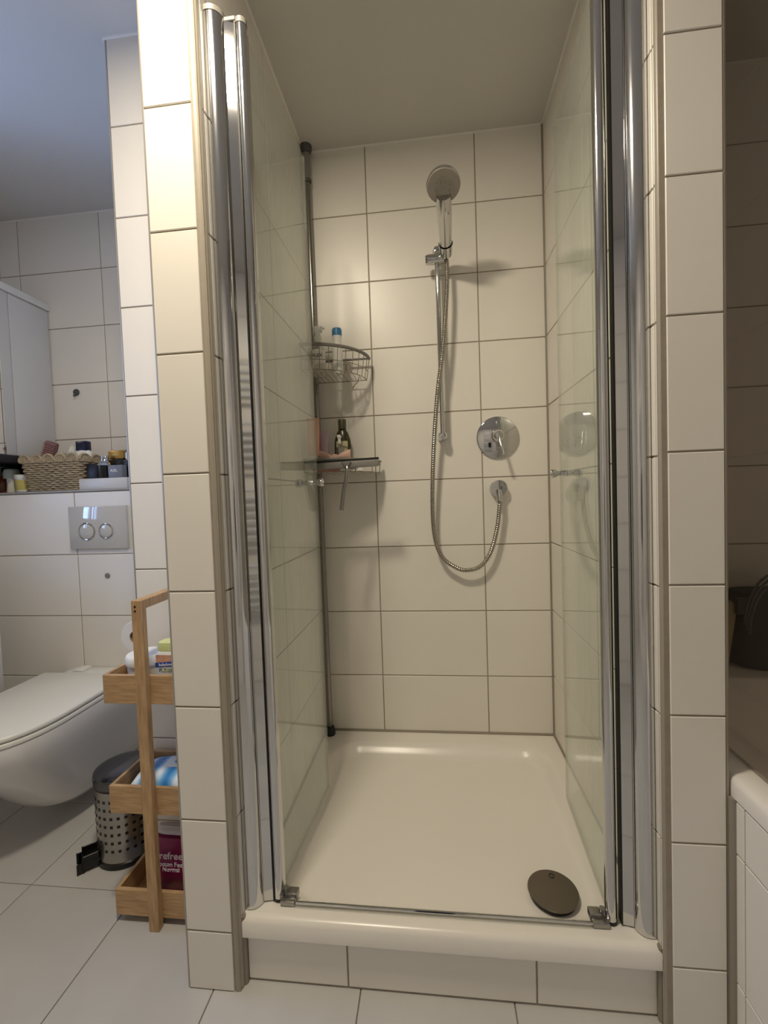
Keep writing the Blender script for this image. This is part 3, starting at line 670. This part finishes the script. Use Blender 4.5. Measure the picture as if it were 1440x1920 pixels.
# wall cabinet, dark underside board, basin, vanity
cb = thing('wall_cabinet', 'white wall cabinet with projecting top board above the washbasin', 'cabinet', (-1.31, .67, 1.28))
B().box(XWL+.001, -1.205, .36, TB-.004, 1.288, 1.955, .002).done('body', WHITEL, cb)
B().box(XWL+.001, -1.180, .34, TB-.003, 1.9555, 1.985, .002).done('top_board', mat('cabinet_top', (.86, .86, .85), .35), cb)
B().box(-1.2045, -1.188, .785, TB-.006, 1.290, 1.953, .0015).done('door', WHITEL, cb)
dd = B().box(-1.2045, -1.188, .40, .781, 1.290, 1.953, .0015).done('door', WHITEL, cb)
B().box(-1.1878, -1.1868, .402, .735, 1.292, 1.951).done('mirror_glass', MIRROR, dd)
tag(B().box(XWL+.001, -1.175, .36, TB-.004, 1.262, 1.2875, .002).done('underside_board', mat('underside_shade', (.15, .15, .17), .5)), 'added dark board for the shaded underside of the white wall cabinet', 'shelf')  # added board, its dark colour stands in for shade under the cabinet
kit = thing('hair_dryer_case', 'dark case with slanted strap behind the jars on the toilet shelf', 'case', (-1.30, .93, ZL))
B().box(-1.405, -1.212, .905, .965, ZL, ZL+.118, .006).done('body', mat('dark_case', (.13, .13, .17), .5), kit)
B().tube([(-1.36, .902, ZL+.02), (-1.30, .902, ZL+.07), (-1.255, .902, ZL+.105)], .005, 8).done('strap', BLACKP, kit)
ba = thing('washbasin', 'white ceramic washbasin rim reaching in beside the toilet', 'washbasin', (-1.2, .28, .78))
def basin_ring(z, ex_, dx): return [Vector((-1.19+(dx)*math.copysign(abs(math.cos(a))**(2/3.2), math.cos(a)), .25+ex_*math.copysign(abs(math.sin(a))**(2/3.2), math.sin(a)), z)) for a in [2*PI*k/44 for k in range(44)]]
br_ = [basin_ring(.765, .18, .12), basin_ring(.775, .22, .16), basin_ring(.80, .27, .20), basin_ring(.84, .302, .226), basin_ring(.885, .312, .2285), basin_ring(.900, .308, .225), basin_ring(.905, .298, .215), basin_ring(.900, .27, .19), basin_ring(.84, .23, .15), basin_ring(.81, .15, .09)]
B().ring_strip(br_).done('bowl', CERAM, ba, 60)
B().lathe([(.02, 0), (.02, .10), (.017, .11)], (-1.36, .25, .9005), 20).box(-1.37, -1.23, .238, .262, .985, 1.005, .006).done('tap', CHROME, ba)
vn = thing('vanity_cabinet', 'white vanity cabinet under the washbasin', 'cabinet', (-1.27, .25, .28))
B().box(XWL+.001, -1.135, -.05, .60, .29, .762, .003).done('body', WHITEL, vn)
for y0, y1 in ((-.048, .273), (.277, .598)):
    dr = B().box(-1.1345, -1.118, y0, y1, .293, .695, .002).done('door', WHITEL, vn)
    B().cyl((-1.1178, (y0+y1)/2, .66), (-1.100, (y0+y1)/2, .66), .009, n=16).done('knob', CHROME, dr)
# toilet paper
tp = thing('toilet_paper', 'white toilet paper roll on a chrome holder on the side of the column', 'toilet paper', (-.415, .395, .66))
B().lathe([(.018, 0), (.0470, 0), (.0480, .002), (.0480, .100), (.0470, .102), (.018, .102)], (-.410, .375, .663), 40, (0, 1, 0), cap0=False, cap1=False).done('roll', mat('tissue', (.88, .87, .86), .95, bump=.2, bscale=150), tp)
B().lathe([(.018, 0), (.018, .102)], (-.410, .375, .663), 24, (0, 1, 0), cap0=False, cap1=False).done('core', mat('card', (.62, .52, .40), .9), tp)
B().tube([(CX-.002, .50, .735), (CX-.03, .50, .735), (-.410, .50, .725), (-.410, .49, .663), (-.410, .37, .663)], .005, 10).done('holder', CHROME, tp)
B().box(CX-.052, CX-.0015, .372, .50, .718, .742, .003).done('holder_plate', DGREYP, tp)

# ------------------------------------------------------------------ bamboo cart and what is on it
ct = thing('bamboo_cart', 'slim three-tier bamboo cart standing in front of the column', 'cart', (-.21, .21, 0))
TY0, TY1, TXL, TXR = .1325, .296, -.326, -.100
def trayb(z0, z1, n):
    for a in ((TXL, TXR, TY0, TY0+.009, 'front_board'), (TXL, TXR, TY1-.009, TY1, 'rear_board')):
        B().box(a[0], a[1], a[2], a[3], z0, z1, .0008, 1).done('tray_board', WOOD, ct)
    for x in (TXL, TXR-.009): B().box(x, x+.009, TY0+.0092, TY1-.0092, z0, z1, .0008, 1).done('tray_board', WOOD, ct)
    B().box(TXL+.0092, TXR-.0092, TY0+.0092, TY1-.0092, z0+.004, z0+.010).done('tray_bottom', WOOD, ct)
for z0, z1 in ((.0190, .0870), (.2880, .3590), (.5725, .6450)): trayb(z0, z1, 0)
for y0, y1 in ((TY0-.0195, TY0-.0004), (TY1+.0004, TY1+.0165)):
    p_ = B().box(-.2235, -.1965, y0, y1, 0, .838, .0012, 1).done('post', WOODV, ct)
    if y0 < .2:
        for z in (.823, .812): B().lathe([(.0028, 0), (.0028, .001)], (-.213, y0+.0002, z), 12, (0, -1, 0)).done('screw', BLACK, p_)
B().box(-.2235, -.1965, TY0-.0003, TY1+.0003, .815, .838, .0012, 1).done('handle_bar', WOODV, ct)
ZT1 = .5727+.0105
pt = thing('wipes_tub', 'white round plastic tub with oval lid on the top tray of the bamboo cart', 'tub', (-.262, .215, ZT1))
B().lathe([(.042, 0), (.045, .004), (.046, .062), (.045, .068)], (-.262, .215, ZT1), 36).done('body', mat('cream_tub', (.84, .81, .75), .35), pt)
B().lathe([(.049, .066), (.050, .070), (.050, .086), (.047, .0905), (.0, .092)], (-.262, .215, ZT1), 36, cap0=True, cap1=False).done('lid', WHITEP, pt)
pb = thing('powder_bottle', 'white baby powder bottle with pale green cap on the top cart tray', 'bottle', (-.176, .19, ZT1))
def ell(cx, cy, rx, ry, z, n=32, ex=3.): return [Vector((cx+rx*math.copysign(abs(math.cos(a))**(2/ex), math.cos(a)), cy+ry*math.copysign(abs(math.sin(a))**(2/ex), math.sin(a)), z)) for a in [2*PI*k/n for k in range(n)]]
PBX, PBY = -.1665, .172
B().ring_strip([ell(PBX, PBY, .030, .018, ZT1), ell(PBX, PBY, .031, .019, ZT1+.004), ell(PBX, PBY, .031, .019, ZT1+.109), ell(PBX, PBY, .027, .017, ZT1+.115)]).done('body', WHITEP, pb)
B().ring_strip([ell(PBX, PBY, .0275, .0175, ZT1+.1152), ell(PBX, PBY, .0280, .0180, ZT1+.125), ell(PBX, PBY, .0255, .0165, ZT1+.136), ell(PBX, PBY, .014, .010, ZT1+.141)]).done('cap', mat('lime_cap', (.80, .82, .56), .4), pb)
B().box(PBX-.026, PBX+.026, PBY-.0198, PBY-.0188, ZT1+.0870, ZT1+.1065).done('picture_print', mat('baby_print', (.78, .58, .48), .5, var=.25, vscale=60), pb)
bl = B().prism([(-.028, .0), (.028, .003), (.028, .017), (-.028, .012)], 0, .0012, face_M((PBX, PBY-.0190, ZT1+.0745))).done('blue_band', mat('blue_print', (.13, .27, .58), .5), pb)
text('band_text', 'babylove', .0105, face_M((PBX, PBY-.0205, ZT1+.0825), 0, .06), WHITEP, bl, .0003)
text('name_text', 'PUDER', .0125, face_M((PBX, PBY-.0196, ZT1+.0670)), mat('green_print', (.38, .45, .18), .5), pb, .0004)
wp = thing('wipes_packet', 'blue and white wipes packet in the middle tray of the bamboo cart', 'packet', (-.20, .21, .299))
WPM = mat('packet_print', (.35, .60, .78), .3, var=.0)
n_ = WPM.node_tree.nodes; L_ = WPM.node_tree.links; tcx = n_.new('ShaderNodeTexCoord'); wvx = n_.new('ShaderNodeTexWave'); wvx.inputs['Scale'].default_value = 5; wvx.inputs['Distortion'].default_value = 6; wvx.inputs['Detail'].default_value = 3
rmp = n_.new('ShaderNodeValToRGB'); rmp.color_ramp.elements[0].color = (*lin((.20, .50, .75)), 1); rmp.color_ramp.elements[1].color = (*lin((.90, .93, .95)), 1)
e_ = rmp.color_ramp.elements.new(.55); e_.color = (*lin((.52, .73, .86)), 1)
L_.new(tcx.outputs['Object'], wvx.inputs['Vector']); L_.new(wvx.outputs[0], rmp.inputs[0]); L_.new(rmp.outputs[0], n_['Principled BSDF'].inputs['Base Color'])
def pillow(cx, cy, z0, hx, hy, h, n=14, wob=.06):
    b = B(); top = []; bot = []
    for j in range(n+1):
        rt, rb = [], []
        for i in range(n+1):
            u, v = -1+2*i/n, -1+2*j/n; e = max(0, (1-abs(u)**3)*(1-abs(v)**3))**.5
            w_ = 1+wob*math.sin(5*u+2*v)+wob*math.cos(4*v-3*u)
            rt.append(b.bm.verts.new((cx+hx*u, cy+hy*v, z0+h*.5+h*.5*e*w_))); rb.append(b.bm.verts.new((cx+hx*u, cy+hy*v, z0+h*.5-h*.5*min(1, e*1.6))))
        top.append(rt); bot.append(rb)
    for j in range(n):
        for i in range(n):
            b.bm.faces.new((top[j][i], top[j][i+1], top[j+1][i+1], top[j+1][i])); b.bm.faces.new((bot[j][i], bot[j+1][i], bot[j+1][i+1], bot[j][i+1]))
    return b
pk = pillow(-.196, .214, .2988, .098, .064, .075); pk.done('packet', WPM, wp, 60)
B().box(-.215, -.155, .195, .235, .3700, .3760, .003).done('flap', WHITEP, wp)
cf = thing('liner_packet', 'magenta packet with white lettering upright in the bottom tray of the bamboo cart', 'packet', (-.17, .22, .03))
MG = mat('magenta_film', (.50, .10, .30), .3, bump=.2, bscale=25)
def upright(cx, cy, z0, hw, h, th):
    b = B(); n = 12; rings = []
    for j in range(n+1):
        v = j/n; t_ = th*(.35+.65*math.sin(PI*min(max(v, .06), .94)))**1
        rings.append([Vector((cx+hw*math.copysign(abs(math.cos(a))**.4, math.cos(a))*(1-.05*abs(2*v-1)**4), cy+t_*math.copysign(abs(math.sin(a))**.8, math.sin(a)), z0+h*v)) for a in [2*PI*k/28 for k in range(28)]])
    return b.ring_strip(rings)
upright(-.175, .205, .0298, .080, .150, .030).done('bag', MG, cf, 60)
upright(-.175, .212, .178, .076, .026, .018).done('seal_top', mat('white_film', (.78, .76, .80), .35), cf, 60)
for s_, z, sz in (('Carefree', .146, .0265), ('Cotton Feel', .123, .0165), ('Normal', .109, .0155)):
    text('print', s_, sz, face_M((-.2105 if z > .14 else -.201 if z > .115 else -.197, .1742, z)), mat('print_white', (.90, .85, .88), .5), cf, .0012)
lf = B().prism([(-.012, -.03), (.016, -.02), (.022, .0), (.012, .028), (.0, .012), (-.006, -.01)], 0, .002, face_M((-.128, .1755, .068))).done('leaf_print', WHITEP, cf)

# ------------------------------------------------------------------ pedal bin
pbn = thing('pedal_bin', 'perforated stainless steel pedal bin between the toilet and the bamboo cart', 'bin', (-.458, .362, 0))
BX, BY, BR = -.458, .362, .083
ST2 = mat('bin_steel', (.66, .65, .63), .25, 1)
B().lathe([(BR, .018), (BR, .232)], (BX, BY, 0), 64, cap0=False, cap1=False).done('shell', ST2, pbn)
B().lathe([(BR-.003, .0), (BR+.0035, .002), (BR+.0035, .016), (BR, .019)], (BX, BY, 0), 64).done('base_ring', BLACKP, pbn)
B().lathe([(BR+.001, .230), (BR+.002, .238)], (BX, BY, 0), 64).done('seal_ring', BLACKP, pbn)
B().lathe([(BR+.003, .238), (BR+.004, .256), (BR+.001, .264), (.06, .272), (.0, .276)], (BX, BY, 0), 64, cap1=False).done('lid', mat('lid_steel', (.42, .42, .44), .18, 1), pbn)
hs_ = B(); NA = 26
for i in range(NA):
    a = 2*PI*i/NA
    for j in range(7):
        z = .055+.0245*j; M_ = Matrix.Translation((BX+BR*math.cos(a), BY+BR*math.sin(a), z)) @ Matrix.Rotation(a, 4, 'Z')
        hs_.box(-.0003, .0006, -.0040, .0040, -.0040, .0040, 0, 1, M_)
ho = hs_.done('perforations', BLACK, pbn, 0); ho['kind'] = 'stuff'
pa = math.atan2(-.085, -.095); Mp = Matrix.Translation((BX, BY, 0)) @ Matrix.Rotation(pa, 4, 'Z')
pd = B().prism([(.078, -.030), (.128, -.026), (.132, -.015), (.132, .015), (.128, .026), (.078, .030)], .022, .030, Mp)
pd.box(.120, .133, -.026, .026, .003, .030, .003, 2, Mp); pd.box(.082, .120, -.028, -.022, .012, .045, .002, 1, Mp); pd.box(.082, .120, .022, .028, .012, .045, .002, 1, Mp)
pd.done('pedal', BLACKP, pbn)

# ------------------------------------------------------------------ bathtub and its alcove
tb = thing('bathtub', 'white bathtub with tiled side beside the shower partition', 'bathtub', (1.43, -.2, 0))
def tubmesh():
    x0, x1, y0, y1 = 1.0615, XWR-.002, -1.2, YAL-.002; b = B()
    def rr(ax0, ax1, ay0, ay1, r, z):
        P = []
        for (cx, cy, a0) in ((ax1-r, ay1-r, 0), (ax0+r, ay1-r, PI/2), (ax0+r, ay0+r, PI), (ax1-r, ay0+r, 3*PI/2)):
            for i in range(9): a = a0+PI/2*i/8; P.append(Vector((cx+r*math.cos(a), cy+r*math.sin(a), z)))
        return P
    R = [rr(x0, x1, y0, y1, .004, .482), rr(x0, x1, y0, y1, .006, .508), rr(x0+.003, x1, y0, y1, .010, .516), rr(x0+.012, x1-.005, y0+.005, y1-.002, .012, .520),
         rr(x0+.058, x1-.055, y0+.07, .47, .10, .520), rr(x0+.066, x1-.062, y0+.08, .46, .10, .514), rr(x0+.085, x1-.08, y0+.12, .42, .12, .40), rr(x0+.12, x1-.115, y0+.2, .33, .13, .20), rr(x0+.17, x1-.165, y0+.3, .25, .12, .12)]
    return b.ring_strip(R, True, False, True)
tubmesh().done('tub', ACRYL, tb, 50)
ap = B().box(1.0625+RC, 1.11, -1.19, -.001, 0, .480).done('side_panel', GROUT, tb)
for y0, y1 in ((-1.19, -.8317), (-.8317, -.4317), (-.4317, -.0317), (-.0317, -.003)):
    for z0, z1 in ((.002, .126), (.126, .378), (.378, .4795)):
        me = tile_mesh(y1-y0-.003, z1-z0-.003, TILE); t_ = bpy.data.objects.new('tile', me); COL.objects.link(t_)
        t_.location = (1.0625, (y0+y1)/2, (z0+z1)/2); t_.rotation_euler = (0, 0, -PI/2); attach(t_, ap)
bs = thing('bath_screen', 'dark tinted glass bath screen standing on the bathtub rim', 'bath screen', (1.113, -.1, .521))
B().box(1.110, 1.116, -.62, YAL-.006, .5215, 2.20).done('glass', SMOKE, bs, 0)
B().box(1.107, 1.119, YAL-.0055, YAL-.0025, .5215, 2.20).done('wall_strip', SATIN, bs)
bag = thing('dark_bag', 'dark grey rounded bag with ribbed rim, on the far ledge of the bathtub', 'bag', (1.505, .565, .521))
DBAG = mat('dark_fabric', (.13, .125, .12), .8, bump=.4, bscale=150)
B().ring_strip([ell(1.505, .565, .105*w_, .072*w_, .5215+z, 36, 2.6) for z, w_ in ((0, .80), (.012, .94), (.06, 1.06), (.13, 1.04), (.19, .92), (.225, .84))]).done('body', DBAG, bag)
for i in range(3):
    B().tube([(1.505+(.098-.004*i)*math.cos(a), .500-.004*i, .66+.155*math.sin(a)-.012*i) for a in [PI*k/24 for k in range(25)]], .0038, 8).done('handle', DGREYP, bag)
bo = thing('cream_bottle', 'cream bottle leaning with a square black cap beside the dark bag', 'bottle', (1.35, .54, .521))
Mb_ = Matrix.Translation((1.352, .535, .5215)) @ Matrix.Rotation(.14, 4, 'Y')
B().box(-.030, .022, -.02, .02, .008, .205, .009, 3, Mb_).done('body', mat('cream_bottle', (.62, .55, .40), .4), bo)
tag(B().box(1.388, 1.432, .500, .525, .690, .737, .002, 1).done('black_box', BLACKP), 'small black box hanging on the front of the dark bag', 'box')

# ------------------------------------------------------------------ ceiling lamp, radiator and towel opposite the shower
LX, LY, LR = .10, -.37, .10
cl = thing('ceiling_lamp', 'flat round ceiling downlight in front of the shower', 'ceiling lamp', (LX, LY, CEIL))
B().lathe([(LR, -.0135), (LR+.010, -.0135), (LR+.014, -.010), (LR+.014, -.0005)], (LX, LY, CEIL), 48, cap0=False).done('housing', WHITEP, cl)
B().lathe([(.0, -.0120), (LR, -.0120)], (LX, LY, CEIL), 48, cap0=False, cap1=False).done('diffuser', emit_mat('lamp_opal', LAMP_COL, LAMP_W), cl)
rd = thing('towel_radiator', 'white towel radiator on the wall opposite the shower', 'radiator', (.30, YWR, .4))
RX0, RX1, RY = .02, .58, YWR+.06
for x in (RX0, RX1): B().cyl((x, RY, .42), (x, RY, 1.92), .019, n=18).done('upright', WHITEL, rd)
zz = [.47+.045*i for i in range(6)]+[.86+.045*i for i in range(7)]+[1.28+.045*i for i in range(6)]+[1.66+.045*i for i in range(5)]
for z in zz: B().cyl((RX0, RY+.012, z), (RX1, RY+.012, z), .0105, n=12).done('rung', WHITEL, rd)
for x in (RX0, RX1):
    for z in (.6, 1.75): B().cyl((x, YWR+.0005, z), (x, RY, z), .010, n=12).done('bracket', WHITEL, rd)
NAVY = mat('navy_towel', (.08, .09, .22), .95, bump=.8, bscale=250)
tw = B(); prof = [(RY+.034, .78), (RY+.036, 1.12), (RY+.030, 1.158), (RY+.012, 1.164), (RY-.006, 1.158), (RY-.012, 1.12), (RY-.012, .95)]
rings = []
for i in range(13):
    x = .36+.20*i/12; wv_ = .004*math.sin(i*1.3)
    rings.append([Vector((x, y+wv_*(1 if k_ < 2 else 0), z)) for k_, (y, z) in enumerate(prof)]+[Vector((x, y-.006*(1 if k_ < 3 else -1 if k_ > 3 else 0), z-(.006 if 1 < k_ < 5 else 0))) for k_, (y, z) in reversed(list(enumerate(prof)))])
tag(tw.ring_strip(rings).done('towel', NAVY), 'navy towel hung over the radiator rungs', 'towel')
